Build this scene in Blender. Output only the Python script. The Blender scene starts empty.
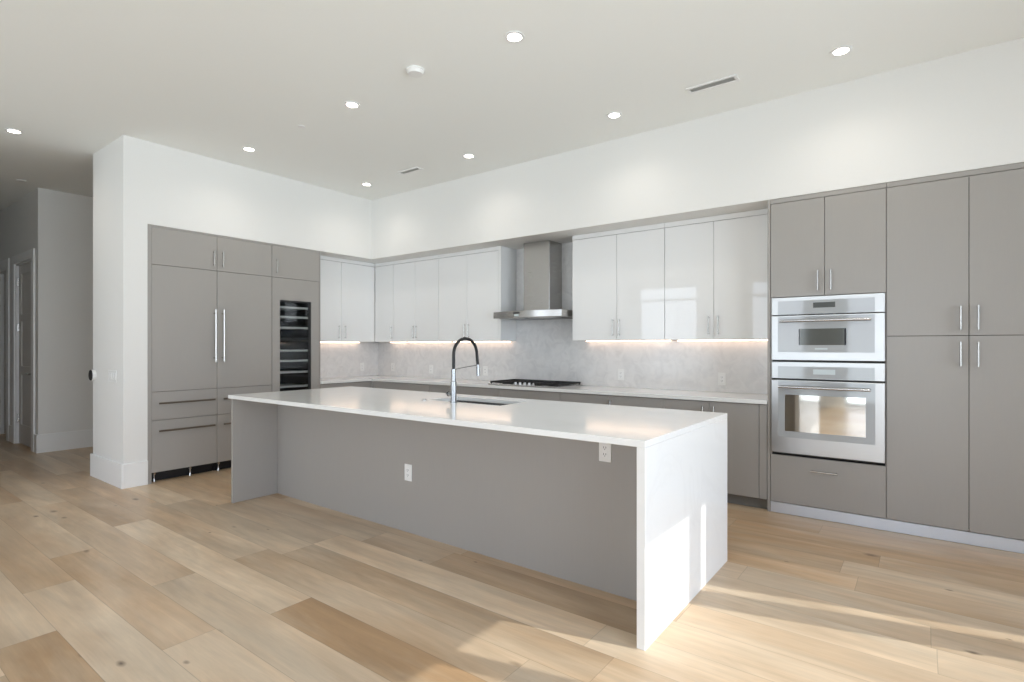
import bpy, bmesh, math, random
from mathutils import Vector, Matrix

scene = bpy.context.scene
COL = scene.collection
rnd = random.Random(7)

# ------------------------------------------------------------------ camera
F_PX, YAW, HOR = 545.3, 0.6461, 346.3
cam_d = bpy.data.cameras.new('camera')
cam_d.sensor_fit = 'HORIZONTAL'
cam_d.sensor_width = 36.0
cam_d.lens = 36.0 * F_PX / 1024.0
cam_d.shift_y = (HOR - 341.0) / 1024.0
cam_d.clip_start = 0.05
cam = bpy.data.objects.new('camera', cam_d)
COL.objects.link(cam)
cam.location = (5.952, -4.7435, 1.3268)
cam.rotation_euler = (math.pi / 2, 0, YAW)
scene.camera = cam

# ------------------------------------------------------------------ sky, sun, exposure
scene.view_settings.view_transform = 'Standard'
scene.view_settings.look = 'None'
scene.view_settings.exposure = 0.34
scene.view_settings.gamma = 1.0
scene.view_settings.use_curve_mapping = False

WORLD_STRENGTH = 4.3
SUN_STRENGTH = 2.7
SPOT_POWER = 9.0

world = bpy.data.worlds.new('sky')
scene.world = world
world.use_nodes = True
wn = world.node_tree.nodes
wl = world.node_tree.links
wn.clear()
w_out = wn.new('ShaderNodeOutputWorld')
w_bg = wn.new('ShaderNodeBackground')
w_tc = wn.new('ShaderNodeTexCoord')
w_sp = wn.new('ShaderNodeSeparateXYZ')
w_mr = wn.new('ShaderNodeMapRange')
w_mr.inputs['From Min'].default_value = -1.0
w_mr.inputs['From Max'].default_value = 1.0
w_cr = wn.new('ShaderNodeValToRGB')
cr = w_cr.color_ramp
cr.elements[0].position = 0.0
cr.elements[0].color = (0.95, 1.065, 1.17, 1)
cr.elements[1].position = 1.0
cr.elements[1].color = (0.40, 0.58, 0.95, 1)
for p, c in ((0.48, (0.97, 1.08, 1.18, 1)), (0.505, (0.93, 0.99, 1.10, 1)), (0.62, (0.72, 0.83, 1.02, 1))):
    e = cr.elements.new(p)
    e.color = c
wl.new(w_tc.outputs['Generated'], w_sp.inputs[0])
wl.new(w_sp.outputs['Z'], w_mr.inputs['Value'])
wl.new(w_mr.outputs[0], w_cr.inputs[0])
wl.new(w_cr.outputs[0], w_bg.inputs['Color'])
w_bg.inputs['Strength'].default_value = WORLD_STRENGTH
wl.new(w_bg.outputs[0], w_out.inputs[0])

SUN_DIR = Vector((1.0, 0.25, 0.678)).normalized()
sun_d = bpy.data.lights.new('sun', 'SUN')
sun_d.energy = SUN_STRENGTH
sun_d.angle = math.radians(0.35)
sun_d.color = (1.0, 0.97, 0.91)
sun = bpy.data.objects.new('sun', sun_d)
COL.objects.link(sun)
sun.location = (14, -1, 8)
sun.rotation_euler = SUN_DIR.to_track_quat('Z', 'Y').to_euler()


def portal(name, loc, rot, sx, sy):
    d = bpy.data.lights.new(name, 'AREA')
    d.shape = 'RECTANGLE'
    d.size = sx
    d.size_y = sy
    d.cycles.is_portal = True
    o = bpy.data.objects.new(name, d)
    o.location = loc
    o.rotation_euler = rot
    COL.objects.link(o)


# sampling portals set in the window openings (they emit nothing themselves)
portal('portal_right', (8.66, -4.70, 1.52), (0, math.pi / 2, 0), 2.80, 7.8)
portal('portal_rear', (3.6, -9.06, 1.52), (math.pi / 2, 0, 0), 8.0, 2.86)

scene.cycles.use_denoising = True
scene.cycles.denoiser = 'OPENIMAGEDENOISE'
scene.cycles.max_bounces = 9
scene.cycles.diffuse_bounces = 6
scene.cycles.glossy_bounces = 5
scene.cycles.transmission_bounces = 6
scene.cycles.transparent_max_bounces = 8
scene.cycles.sample_clamp_indirect = 8.0
scene.cycles.caustics_reflective = False
scene.cycles.caustics_refractive = False
scene.cycles.use_light_tree = True


# ------------------------------------------------------------------ materials
def lin(c):
    return tuple(((v / 255.0) / 12.92 if v / 255.0 <= 0.04045 else ((v / 255.0 + 0.055) / 1.055) ** 2.4) for v in c) + (1.0,)


def mat(name, rgb, rough=0.5, metal=0.0, spec=0.5, coat=0.0, coat_rough=0.05, noise=0.0, nscale=20.0,
        stretch=(1, 1, 1), bump=0.0, emit=None, estr=0.0, rough_noise=0.0):
    m = bpy.data.materials.new(name)
    m.use_nodes = True
    n, l = m.node_tree.nodes, m.node_tree.links
    b = n['Principled BSDF']
    b.inputs['Base Color'].default_value = lin(rgb)
    b.inputs['Roughness'].default_value = rough
    b.inputs['Metallic'].default_value = metal
    b.inputs['Specular IOR Level'].default_value = spec
    b.inputs['Coat Weight'].default_value = coat
    b.inputs['Coat Roughness'].default_value = coat_rough
    if emit:
        b.inputs['Emission Color'].default_value = lin(emit)
        b.inputs['Emission Strength'].default_value = estr
    tc = n.new('ShaderNodeTexCoord')
    mp = n.new('ShaderNodeMapping')
    mp.inputs['Scale'].default_value = stretch
    nz = n.new('ShaderNodeTexNoise')
    nz.inputs['Scale'].default_value = nscale
    nz.inputs['Detail'].default_value = 4
    l.new(tc.outputs['Object'], mp.inputs[0])
    l.new(mp.outputs[0], nz.inputs['Vector'])
    if noise > 0:
        mx = n.new('ShaderNodeMixRGB')
        mx.blend_type = 'MIX'
        c = lin(rgb)
        mx.inputs[1].default_value = tuple(max(0, v * (1 - noise)) for v in c[:3]) + (1,)
        mx.inputs[2].default_value = tuple(min(1, v * (1 + noise)) for v in c[:3]) + (1,)
        l.new(nz.outputs['Fac'], mx.inputs[0])
        l.new(mx.outputs[0], b.inputs['Base Color'])
    if rough_noise > 0:
        mr = n.new('ShaderNodeMapRange')
        mr.inputs['To Min'].default_value = max(0, rough - rough_noise)
        mr.inputs['To Max'].default_value = min(1, rough + rough_noise)
        l.new(nz.outputs['Fac'], mr.inputs['Value'])
        l.new(mr.outputs[0], b.inputs['Roughness'])
    if bump > 0:
        bp_ = n.new('ShaderNodeBump')
        bp_.inputs['Strength'].default_value = bump
        bp_.inputs['Distance'].default_value = 0.002
        l.new(nz.outputs['Fac'], bp_.inputs['Height'])
        l.new(bp_.outputs[0], b.inputs['Normal'])
    return m


M = {}
M['wall'] = mat('wall_paint', (231, 230, 227), 0.75, spec=0.25, noise=0.01, nscale=60, bump=0.05)
M['ceiling'] = mat('ceiling_paint', (243, 244, 241), 0.85, spec=0.2, noise=0.01, nscale=60, bump=0.05)
M['trim'] = mat('trim_paint', (238, 238, 237), 0.4, noise=0.01)
M['door'] = mat('door_paint', (205, 201, 196), 0.45, noise=0.01)
M['grey'] = mat('grey_laminate', (161, 157, 152), 0.32, spec=0.45, noise=0.02, nscale=90, stretch=(1, 1, 0.08), bump=0.02)
M['grey_dark'] = mat('grey_toe_kick', (120, 118, 114), 0.5)
M['carcass'] = mat('cabinet_carcass', (60, 58, 56), 0.7)
M['carcass_white'] = mat('white_cabinet_box', (225, 226, 226), 0.5)
M['gloss'] = mat('white_gloss_acrylic', (238, 238, 237), 0.03, spec=0.45)
M['whiteplast'] = mat('white_plastic', (235, 235, 233), 0.35)
M['slot'] = mat('dark_slot', (40, 40, 40), 0.6)
M['steel'] = mat('brushed_steel', (196, 196, 196), 0.24, metal=1.0, noise=0.03, nscale=140, stretch=(0.03, 0.03, 1), rough_noise=0.05)
M['steel_hood'] = mat('brushed_hood_steel', (186, 184, 181), 0.26, metal=1.0, noise=0.04, nscale=140, stretch=(0.05, 0.05, 1), rough_noise=0.04)
M['steel_bright'] = mat('polished_steel', (190, 190, 189), 0.34, metal=1.0, noise=0.02, nscale=120, stretch=(0.03, 0.03, 1))
M['nickel'] = mat('satin_nickel', (190, 188, 184), 0.22, metal=1.0)
M['bronze'] = mat('dark_drawer_bar', (120, 112, 104), 0.3, metal=1.0)
M['chrome'] = mat('chrome', (160, 162, 164), 0.22, metal=1.0)
M['black'] = mat('black_rubber', (22, 22, 24), 0.45)
M['iron'] = mat('cast_iron', (24, 23, 23), 0.55, bump=0.2, nscale=200)
M['blackglass'] = mat('black_glass', (16, 18, 22), 0.06, spec=0.4)
M['mirrorglass'] = mat('grey_appliance_glass', (172, 175, 177), 0.05, spec=0.6)
M['mwglass'] = mat('microwave_window', (92, 94, 90), 0.08, metal=0.35)
M['ovenglass'] = mat('oven_window', (214, 210, 202), 0.05, metal=1.0)
M['display'] = mat('appliance_display', (70, 72, 68), 0.15)
M['display_lit'] = mat('pale_display', (196, 206, 208), 0.2)
M['alu'] = mat('aluminium_kick', (214, 219, 228), 0.35, metal=0.5, rough_noise=0.05, nscale=40, stretch=(0.1, 1, 1))
M['shelf'] = mat('pale_shelf_front', (190, 190, 186), 0.35)
M['frame'] = mat('window_frame_grey', (150, 150, 150), 0.5)
M['led'] = mat('warm_led', (255, 232, 212), 0.5, emit=(255, 222, 196), estr=5.0)
M['lamp'] = mat('downlight_lens', (255, 250, 240), 0.5, emit=(255, 246, 232), estr=14.0)
M['ice'] = mat('white_mixed', (238, 238, 236), 0.3)


def quartz(name, base, vein, rough, vscale, amount, mottled=False):
    m = bpy.data.materials.new(name)
    m.use_nodes = True
    n, l = m.node_tree.nodes, m.node_tree.links
    b = n['Principled BSDF']
    b.inputs['Roughness'].default_value = rough
    tc = n.new('ShaderNodeTexCoord')
    n1 = n.new('ShaderNodeTexNoise')
    n1.inputs['Scale'].default_value = vscale
    n1.inputs['Detail'].default_value = 8
    n1.inputs['Distortion'].default_value = 1.4
    r1 = n.new('ShaderNodeValToRGB')
    r1.color_ramp.elements[0].position = 0.46
    r1.color_ramp.elements[0].color = (0, 0, 0, 1)
    r1.color_ramp.elements[1].position = 0.54
    r1.color_ramp.elements[1].color = (0, 0, 0, 1)
    e = r1.color_ramp.elements.new(0.50)
    e.color = (1, 1, 1, 1)
    if mottled:
        while len(r1.color_ramp.elements) > 2:
            r1.color_ramp.elements.remove(r1.color_ramp.elements[1])
        r1.color_ramp.elements[0].position = 0.40
        r1.color_ramp.elements[1].position = 0.68
        r1.color_ramp.elements[1].color = (1, 1, 1, 1)
    n2 = n.new('ShaderNodeTexNoise')
    n2.inputs['Scale'].default_value = vscale * 0.7
    n2.inputs['Detail'].default_value = 3
    mul = n.new('ShaderNodeMath')
    mul.operation = 'MULTIPLY'
    mul2 = n.new('ShaderNodeMath')
    mul2.operation = 'MULTIPLY'
    mul2.inputs[1].default_value = amount
    mx = n.new('ShaderNodeMixRGB')
    mx.inputs[1].default_value = lin(base)
    mx.inputs[2].default_value = lin(vein)
    l.new(tc.outputs['Object'], n1.inputs['Vector'])
    l.new(tc.outputs['Object'], n2.inputs['Vector'])
    l.new(n1.outputs['Fac'], r1.inputs[0])
    l.new(r1.outputs[0], mul.inputs[0])
    l.new(n2.outputs['Fac'], mul.inputs[1])
    l.new(mul.outputs[0], mul2.inputs[0])
    l.new(mul2.outputs[0], mx.inputs[0])
    l.new(mx.outputs[0], b.inputs['Base Color'])
    return m


M['quartz'] = quartz('white_quartz', (237, 237, 235), (224, 223, 221), 0.10, 1.6, 0.35)
M['splash'] = quartz('backsplash_quartz', (229, 228, 227), (208, 207, 207), 0.16, 9.0, 1.0, True)


def glass_mat():
    m = bpy.data.materials.new('window_glass')
    m.use_nodes = True
    n, l = m.node_tree.nodes, m.node_tree.links
    n.clear()
    o = n.new('ShaderNodeOutputMaterial')
    t = n.new('ShaderNodeBsdfTransparent')
    t.inputs[0].default_value = (0.96, 0.97, 0.97, 1)
    g = n.new('ShaderNodeBsdfGlossy')
    g.inputs['Roughness'].default_value = 0.0
    f = n.new('ShaderNodeFresnel')
    f.inputs['IOR'].default_value = 1.35
    mx = n.new('ShaderNodeMixShader')
    l.new(f.outputs[0], mx.inputs[0])
    l.new(t.outputs[0], mx.inputs[1])
    l.new(g.outputs[0], mx.inputs[2])
    l.new(mx.outputs[0], o.inputs[0])
    return m


M['glass'] = glass_mat()


def wood_floor():
    m = bpy.data.materials.new('oak_planks')
    m.use_nodes = True
    n, l = m.node_tree.nodes, m.node_tree.links
    b = n['Principled BSDF']
    uv = n.new('ShaderNodeUVMap')
    uv.uv_map = 'plank'
    tone = n.new('ShaderNodeAttribute')
    tone.attribute_name = 'tone'
    geo = n.new('ShaderNodeNewGeometry')
    sep = n.new('ShaderNodeSeparateXYZ')
    l.new(tone.outputs['Color'], sep.inputs[0])      # R brightness, G hue mix, B random seed
    # local coordinates shifted per plank so the grain breaks at each joint
    seed = n.new('ShaderNodeCombineXYZ')
    ms = n.new('ShaderNodeMath'); ms.operation = 'MULTIPLY'; ms.inputs[1].default_value = 37.0
    l.new(sep.outputs['Z'], ms.inputs[0])
    l.new(ms.outputs[0], seed.inputs['X']); l.new(ms.outputs[0], seed.inputs['Y']); l.new(ms.outputs[0], seed.inputs['Z'])
    add = n.new('ShaderNodeVectorMath'); add.operation = 'ADD'
    l.new(geo.outputs['Position'], add.inputs[0]); l.new(seed.outputs[0], add.inputs[1])

    def noise(scale, stretch, detail=5, dist=0.0, rough=0.6):
        mp = n.new('ShaderNodeMapping'); mp.inputs['Scale'].default_value = stretch
        nz = n.new('ShaderNodeTexNoise')
        nz.inputs['Scale'].default_value = scale
        nz.inputs['Detail'].default_value = detail
        nz.inputs['Distortion'].default_value = dist
        nz.inputs['Roughness'].default_value = rough
        l.new(add.outputs[0], mp.inputs[0]); l.new(mp.outputs[0], nz.inputs['Vector'])
        return nz.outputs['Fac']

    cloud = noise(1.6, (0.55, 1.8, 1), 3, 0.6)
    grain = noise(26.0, (0.055, 1.0, 1), 6, 0.5, 0.65)
    fine = noise(120.0, (0.04, 1.0, 1), 4)
    # base colour from tone
    base = n.new('ShaderNodeMixRGB')
    base.inputs[1].default_value = lin(FLOOR_PALE)
    base.inputs[2].default_value = lin(FLOOR_WARM)
    hue = noise(2.3, (0.3, 1.3, 1), 4, 0.8)
    hm = n.new('ShaderNodeMapRange')
    hm.inputs['From Min'].default_value = 0.3; hm.inputs['From Max'].default_value = 0.7
    hm.inputs['To Min'].default_value = -0.38; hm.inputs['To Max'].default_value = 0.38
    l.new(hue, hm.inputs['Value'])
    ha = n.new('ShaderNodeMath'); ha.operation = 'ADD'; ha.use_clamp = True
    l.new(hm.outputs[0], ha.inputs[0]); l.new(sep.outputs['Y'], ha.inputs[1])
    l.new(ha.outputs[0], base.inputs[0])

    def scaled(fac, lo, hi):
        mr = n.new('ShaderNodeMapRange')
        mr.inputs['From Min'].default_value = 0.25; mr.inputs['From Max'].default_value = 0.75
        mr.inputs['To Min'].default_value = lo; mr.inputs['To Max'].default_value = hi
        l.new(fac, mr.inputs['Value'])
        return mr.outputs[0]

    def mulv(a, c):
        k = n.new('ShaderNodeMath'); k.operation = 'MULTIPLY'
        l.new(a, k.inputs[0]); l.new(c, k.inputs[1])
        return k.outputs[0]
    f1 = mulv(scaled(cloud, 0.84, 1.12), scaled(grain, 0.88, 1.07))
    f2 = mulv(f1, scaled(fine, 0.96, 1.04))
    streak = noise(5.0, (0.16, 1.0, 1), 4, 1.2, 0.6)
    f3 = mulv(f2, scaled(streak, 0.82, 1.10))
    f4 = mulv(f3, sep.outputs['X'])
    # knots
    vor = n.new('ShaderNodeTexVoronoi'); vor.inputs['Scale'].default_value = 1.0
    mpk = n.new('ShaderNodeMapping'); mpk.inputs['Scale'].default_value = (3.2, 6.5, 1)
    l.new(add.outputs[0], mpk.inputs[0])
    dn = n.new('ShaderNodeTexNoise'); dn.inputs['Scale'].default_value = 14
    l.new(geo.outputs['Position'], dn.inputs['Vector'])
    dsc = n.new('ShaderNodeVectorMath'); dsc.operation = 'SCALE'; dsc.inputs['Scale'].default_value = 0.10
    l.new(dn.outputs['Color'], dsc.inputs[0])
    da = n.new('ShaderNodeVectorMath'); da.operation = 'ADD'
    l.new(mpk.outputs[0], da.inputs[0]); l.new(dsc.outputs[0], da.inputs[1])
    l.new(da.outputs[0], vor.inputs['Vector'])
    krand = n.new('ShaderNodeSeparateXYZ'); l.new(vor.outputs['Color'], krand.inputs[0])
    kth = n.new('ShaderNodeMapRange')         # knot radius per cell, many cells none
    kth.inputs['From Min'].default_value = 0.50; kth.inputs['From Max'].default_value = 1.0
    kth.inputs['To Min'].default_value = 0.0; kth.inputs['To Max'].default_value = 0.10
    l.new(krand.outputs['X'], kth.inputs['Value'])
    kd = n.new('ShaderNodeMath'); kd.operation = 'DIVIDE'
    kadd = n.new('ShaderNodeMath'); kadd.operation = 'ADD'; kadd.inputs[1].default_value = 0.0001
    l.new(kth.outputs[0], kadd.inputs[0])
    l.new(vor.outputs['Distance'], kd.inputs[0]); l.new(kadd.outputs[0], kd.inputs[1])
    kr = n.new('ShaderNodeMapRange')
    kr.inputs['From Min'].default_value = 0.3; kr.inputs['From Max'].default_value = 2.0
    kr.inputs['To Min'].default_value = 0.85; kr.inputs['To Max'].default_value = 0.0
    l.new(kd.outputs[0], kr.inputs['Value'])
    # joints
    su = n.new('ShaderNodeSeparateXYZ'); l.new(uv.outputs[0], su.inputs[0])
    jr = n.new('ShaderNodeMapRange')
    jr.inputs['From Min'].default_value = 0.0006; jr.inputs['From Max'].default_value = 0.0022
    jr.inputs['To Min'].default_value = 0.70; jr.inputs['To Max'].default_value = 1.0
    mn = n.new('ShaderNodeMath'); mn.operation = 'MINIMUM'
    l.new(su.outputs['X'], mn.inputs[0]); l.new(su.outputs['Y'], mn.inputs[1])
    l.new(mn.outputs[0], jr.inputs['Value'])
    f5 = mulv(f4, jr.outputs[0])
    vm = n.new('ShaderNodeVectorMath'); vm.operation = 'SCALE'
    l.new(base.outputs[0], vm.inputs[0]); l.new(f5, vm.inputs['Scale'])
    km = n.new('ShaderNodeMixRGB'); km.inputs[2].default_value = lin((84, 62, 46))
    l.new(kr.outputs[0], km.inputs[0]); l.new(vm.outputs[0], km.inputs[1])
    l.new(km.outputs[0], b.inputs['Base Color'])
    rr = n.new('ShaderNodeMapRange')
    rr.inputs['To Min'].default_value = 0.26; rr.inputs['To Max'].default_value = 0.42
    l.new(grain, rr.inputs['Value']); l.new(rr.outputs[0], b.inputs['Roughness'])
    b.inputs['Specular IOR Level'].default_value = 0.42
    bm_ = n.new('ShaderNodeBump'); bm_.inputs['Strength'].default_value = 0.12; bm_.inputs['Distance'].default_value = 0.001
    l.new(grain, bm_.inputs['Height']); l.new(bm_.outputs[0], b.inputs['Normal'])
    return m


FLOOR_PALE = (219, 198, 171)
FLOOR_WARM = (192, 157, 119)
M['floor'] = wood_floor()


# ------------------------------------------------------------------ mesh helpers
WLOC = {}


def box(bm, x0, x1, y0, y1, z0, z1, bev=0.0, seg=1):
    x0, x1 = min(x0, x1), max(x0, x1); y0, y1 = min(y0, y1), max(y0, y1); z0, z1 = min(z0, z1), max(z0, z1)
    r = bmesh.ops.create_cube(bm, size=1.0)
    vs = r['verts']
    for v in vs:
        v.co = Vector((x0 + (v.co.x + .5) * (x1 - x0), y0 + (v.co.y + .5) * (y1 - y0), z0 + (v.co.z + .5) * (z1 - z0)))
    if bev > 0:
        es = list({e for v in vs for e in v.link_edges})
        bmesh.ops.bevel(bm, geom=es, offset=bev, segments=seg, affect='EDGES', profile=0.5)
    return bm


def B(*a, **k):
    return box(bmesh.new(), *a, **k)


def cyl(bm, p0, p1, r0, r1=None, seg=20, cap=True):
    r1 = r0 if r1 is None else r1
    p0, p1 = Vector(p0), Vector(p1)
    d = p1 - p0
    q = d.to_track_quat('Z', 'Y').to_matrix().to_4x4()
    mtx = Matrix.Translation((p0 + p1) / 2) @ q
    bmesh.ops.create_cone(bm, cap_ends=cap, cap_tris=False, segments=seg, radius1=r0, radius2=r1, depth=d.length, matrix=mtx)
    return bm


def tube(bm, pts, r, seg=14):
    pts = [Vector(p) for p in pts]
    rings = []
    up = Vector((1, 0, 0))
    for i, p in enumerate(pts):
        t = (pts[min(i + 1, len(pts) - 1)] - pts[max(i - 1, 0)]).normalized()
        a = t.cross(up)
        if a.length < 1e-4:
            a = t.cross(Vector((0, 1, 0)))
        a.normalize()
        b = t.cross(a).normalized()
        rad = r[i] if isinstance(r, (list, tuple)) else r
        rings.append([bm.verts.new(p + (a * math.cos(2 * math.pi * k / seg) + b * math.sin(2 * math.pi * k / seg)) * rad) for k in range(seg)])
    for i in range(len(rings) - 1):
        for k in range(seg):
            bm.faces.new((rings[i][k], rings[i][(k + 1) % seg], rings[i + 1][(k + 1) % seg], rings[i + 1][k]))
    bm.faces.new(rings[0][::-1])
    bm.faces.new(rings[-1])
    bmesh.ops.recalc_face_normals(bm, faces=bm.faces)
    return bm


def prism(bm, pts, z0, z1):
    lo = [bm.verts.new((x, y, z0)) for x, y in pts]
    hi = [bm.verts.new((x, y, z1)) for x, y in pts]
    n = len(pts)
    bm.faces.new(lo[::-1])
    bm.faces.new(hi)
    for i in range(n):
        bm.faces.new((lo[i], lo[(i + 1) % n], hi[(i + 1) % n], hi[i]))
    bmesh.ops.recalc_face_normals(bm, faces=bm.faces)
    return bm


def obj(name, bm, m, parent=None, smooth=False, label=None):
    """Link a bmesh given in world coordinates as one mesh object under its parent."""
    off = WLOC[parent.name] if parent is not None else Vector((0, 0, 0))
    for v in bm.verts:
        v.co -= off
    if smooth:
        for f in bm.faces:
            f.smooth = True
    me = bpy.data.meshes.new(name)
    bm.to_mesh(me)
    bm.free()
    me.materials.append(m)
    if smooth:
        try:
            me.set_sharp_from_angle(angle=math.radians(35))
        except Exception:
            pass
    o = bpy.data.objects.new(name, me)
    COL.objects.link(o)
    if parent is not None:
        o.parent = parent
    WLOC[o.name] = off.copy()
    if label:
        o['label'] = label
    return o


def struct(name, bm, m):
    o = obj(name, bm, m)
    o['kind'] = 'structure'
    return o


def thing(name, label, cat, loc, group=None):
    o = bpy.data.objects.new(name, None)
    o.empty_display_size = 0.1
    COL.objects.link(o)
    o.location = loc
    WLOC[o.name] = Vector(loc)
    o['label'] = label
    o['category'] = cat
    if group:
        o['group'] = group
    return o


def solo(name, bm, m, label, cat, group=None, smooth=False):
    o = obj(name, bm, m, smooth=smooth)
    o['label'] = label
    o['category'] = cat
    if group:
        o['group'] = group
    return o


def clone(root, delta, label, group=None):
    """Copy a thing with its parts and sub-parts, moved by delta."""
    r = root.copy(); COL.objects.link(r)
    r.location = Vector(root.location) + Vector(delta)
    r['label'] = label
    if group:
        r['group'] = group
    for ch in list(root.children):
        c = ch.copy(); COL.objects.link(c); c.parent = r
        for g in list(ch.children):
            d = g.copy(); COL.objects.link(d); d.parent = c
    return r


# ------------------------------------------------------------------ room dimensions
H = 3.298          # ceiling
S = 2.505          # underside of the wall above the cabinets
XR = 8.6           # window wall on the right
YB = -9.0          # window wall behind the viewer
XL = -6.4          # far left wall
XH = -2.83         # hallway side wall
YH = -2.88         # wall with the hall doors

# floor: each plank is its own quad with a tone
W = 0.2275
Y0 = -3.308
bm = bmesh.new()
uvl = bm.loops.layers.uv.new('plank')
tl = bm.loops.layers.float_color.new('tone')
fixed = {
    0: [(1.20, 0.52, 0.60), (3.37, 1.06, 0.05), (5.75, 0.80, 1.0)],
    -1: [(0.10, 1.0, 0.35), (2.55, 0.94, 0.30), (4.55, 1.0, 0.25)],
    1: [(0.75, 0.97, 0.45), (2.53, 0.93, 0.45), (4.62, 1.00, 0.3)],
    2: [(0.9, 0.86, 0.15), (2.69, 0.88, 0.50), (4.9, 0.97, 0.3)],
    3: [(1.25, 0.84, 0.20), (2.68, 1.12, 0.15), (4.75, 1.0, 0.2)],
    4: [(1.30, 0.88, 0.30), (2.90, 0.88, 0.35), (3.55, 0.82, 0.6), (4.95, 1.0, 0.25)],
    5: [(1.5, 0.92, 0.4), (3.6, 0.95, 0.5), (5.0, 1.0, 0.3), (6.9, 1.0, 0.3)],
    6: [(2.0, 1.0, 0.4), (4.3, 1.0, 0.2), (6.0, 0.97, 0.3)],
    7: [(2.0, 1.0, 0.4), (4.1, 0.97, 0.3), (5.98, 0.9, 0.45)],
    -2: [(-0.2, 0.92, 0.30), (1.6, 1.0, 0.8), (3.3, 1.06, 0.45)],
    -3: [(0.2, 0.93, 0.55), (2.1, 1.07, 0.05), (4.0, 0.98, 0.5)],
}
# third values: warm share; second: brightness
fixed[0] = [(1.20, 1.10, 0.10), (3.37, 0.86, 0.95), (5.75, 1.0, 0.25)]


def plank_quad(xa, xb, ya, yb, bright, warm, seed):
    # subdivide into a 3x3 grid so the edge distance (in metres) is interpolated correctly
    e = 0.003
    if xb - xa < 3 * e:
        return
    xs = [xa, xa + e, xb - e, xb]
    ys = [ya, ya + e, yb - e, yb]
    ed = [0.0, e, e, 0.0]
    g = [[bm.verts.new((x, y, 0.0)) for y in ys] for x in xs]
    for i in range(3):
        for j in range(3):
            f = bm.faces.new((g[i][j], g[i + 1][j], g[i + 1][j + 1], g[i][j + 1]))
            for lp, (a, c) in zip(f.loops, ((i, j), (i + 1, j), (i + 1, j + 1), (i, j + 1))):
                lp[uvl].uv = (ed[a], ed[c])
                lp[tl] = (1 + (bright - 1) * .75, .38 + (warm - .38) * .75, seed, 1)


kmin = int(math.floor((YB - .1 - Y0) / W)); kmax = int(math.ceil((4.0 - Y0) / W))
for k in range(kmin, kmax + 1):
    ya = Y0 + k * W
    joints = []
    if k in fixed:
        joints = list(fixed[k])
        first = joints[0][0]
        while first > XL - .3:
            first -= rnd.uniform(1.5, 2.3)
            joints.insert(0, (first, rnd.uniform(0.90, 1.06), rnd.random() * 0.8))
        last = joints[-1][0]
        while last < XR + .3:
            last += rnd.uniform(1.6, 2.3)
            joints.append((last, rnd.uniform(0.90, 1.06), rnd.random() * 0.8))
    else:
        x = XL - .3 - rnd.uniform(0, 2)
        while x < XR + .3:
            joints.append((x, rnd.uniform(0.89, 1.06), rnd.random()))
            x += rnd.choice((1.2, 1.8, 2.1, 2.1)) + rnd.uniform(-.1, .1)
    for i, (xa, br, wm) in enumerate(joints):
        xb = joints[i + 1][0] if i + 1 < len(joints) else XR + .3
        xa2, xb2 = max(xa, XL - .1), min(xb, XR + .15)
        if xb2 > xa2:
            plank_quad(xa2, xb2, ya, ya + W, br, wm, rnd.random())
# a slab below gives the floor its thickness
box(bm, XL - .1, XR + .15, YB - .1, 4.0, -0.2, -0.004)
floor = struct('floor', bm, M['floor'])

struct('ceiling', B(XL - .2, XR + .2, YB - .2, 4.2, H, H + .2), M['ceiling'])

# back wall: low wall behind the cabinets, the box above them, plain wall to the right of the tall cabinets
bm = bmesh.new()
box(bm, -.844, XR, .602, .80, 0, H)
box(bm, -.60, XR, 0, .602, S, H)
box(bm, 6.70, XR, 0, .602, 0, S)
struct('wall_back', bm, M['wall'])
bm = bmesh.new()
box(bm, -.844, -.602, -2.668, .602, 0, H)
box(bm, -.602, 0, -2.668, 0, S, H)
box(bm, -.844, 0, -2.866, -2.668, 0, H)
struct('wall_left', bm, M['wall'])
# hallway
struct('wall_hall_side', B(XH - .15, XH, YH + .15, 4.0, 0, H), M['wall'])
struct('wall_hall_end', B(XH - .15, XR, 4.0, 4.15, 0, H), M['wall'])
DX0, DX1 = -3.93, -3.06       # door opening
EX0, EX1 = -5.20, -4.36       # next opening
DH = 2.44
bm = bmesh.new()
box(bm, DX1, XH, YH, YH + .15, 0, H)
box(bm, EX1, DX0, YH, YH + .15, 0, H)
box(bm, XL, EX0, YH, YH + .15, 0, H)
box(bm, DX0, DX1, YH, YH + .15, DH, H)
box(bm, EX0, EX1, YH, YH + .15, DH, H)
struct('wall_hall', bm, M['wall'])
bm = bmesh.new()
box(bm, XL - .15, XL, YB, 4.0, 0, H)
box(bm, XL, -.80, YB, -4.15, 0, H)
struct('wall_far_left', bm, M['wall'])
# room behind the dark opening
bm = bmesh.new()
box(bm, XL, XH - .15, -1.2, -1.05, 0, H)
struct('wall_side_room', bm, M['wall'])

# window walls ------------------------------------------------------------
ZT, ZS = 3.0, 0.06
# right wall: narrow light, wide post, then wide lights with slim mullions
rights = [(-.848, -.7325), (-1.922, -1.032), (-3.02, -2.032)]
y = -3.13
while y > -8.2:
    rights.append((y - .99, y)); y -= 1.10
ylast = rights[-1][0]
bm = bmesh.new()
box(bm, XR, XR + .15, rights[0][1], .80, 0, H)
box(bm, XR, XR + .15, YB, ylast, 0, H)
box(bm, XR, XR + .15, ylast, rights[0][1], ZT, H)
box(bm, XR, XR + .15, ylast, rights[0][1], 0, ZS)
edges = sorted([v for p in rights for v in p])
for i in range(1, len(edges) - 1, 2):
    box(bm, XR, XR + .045, edges[i], edges[i + 1], ZS, ZT)
struct('wall_right', bm, M['wall'])
for i, (a, c) in enumerate(rights):
    w = thing('window_%d' % (i + 1), 'window', 'window', (XR + .05, (a + c) / 2, ZS))
    del w['label'], w['category']
    w['kind'] = 'structure'
    obj('window_pane', B(XR + .018, XR + .026, a, c, ZS, ZT), M['glass'], w)
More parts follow.
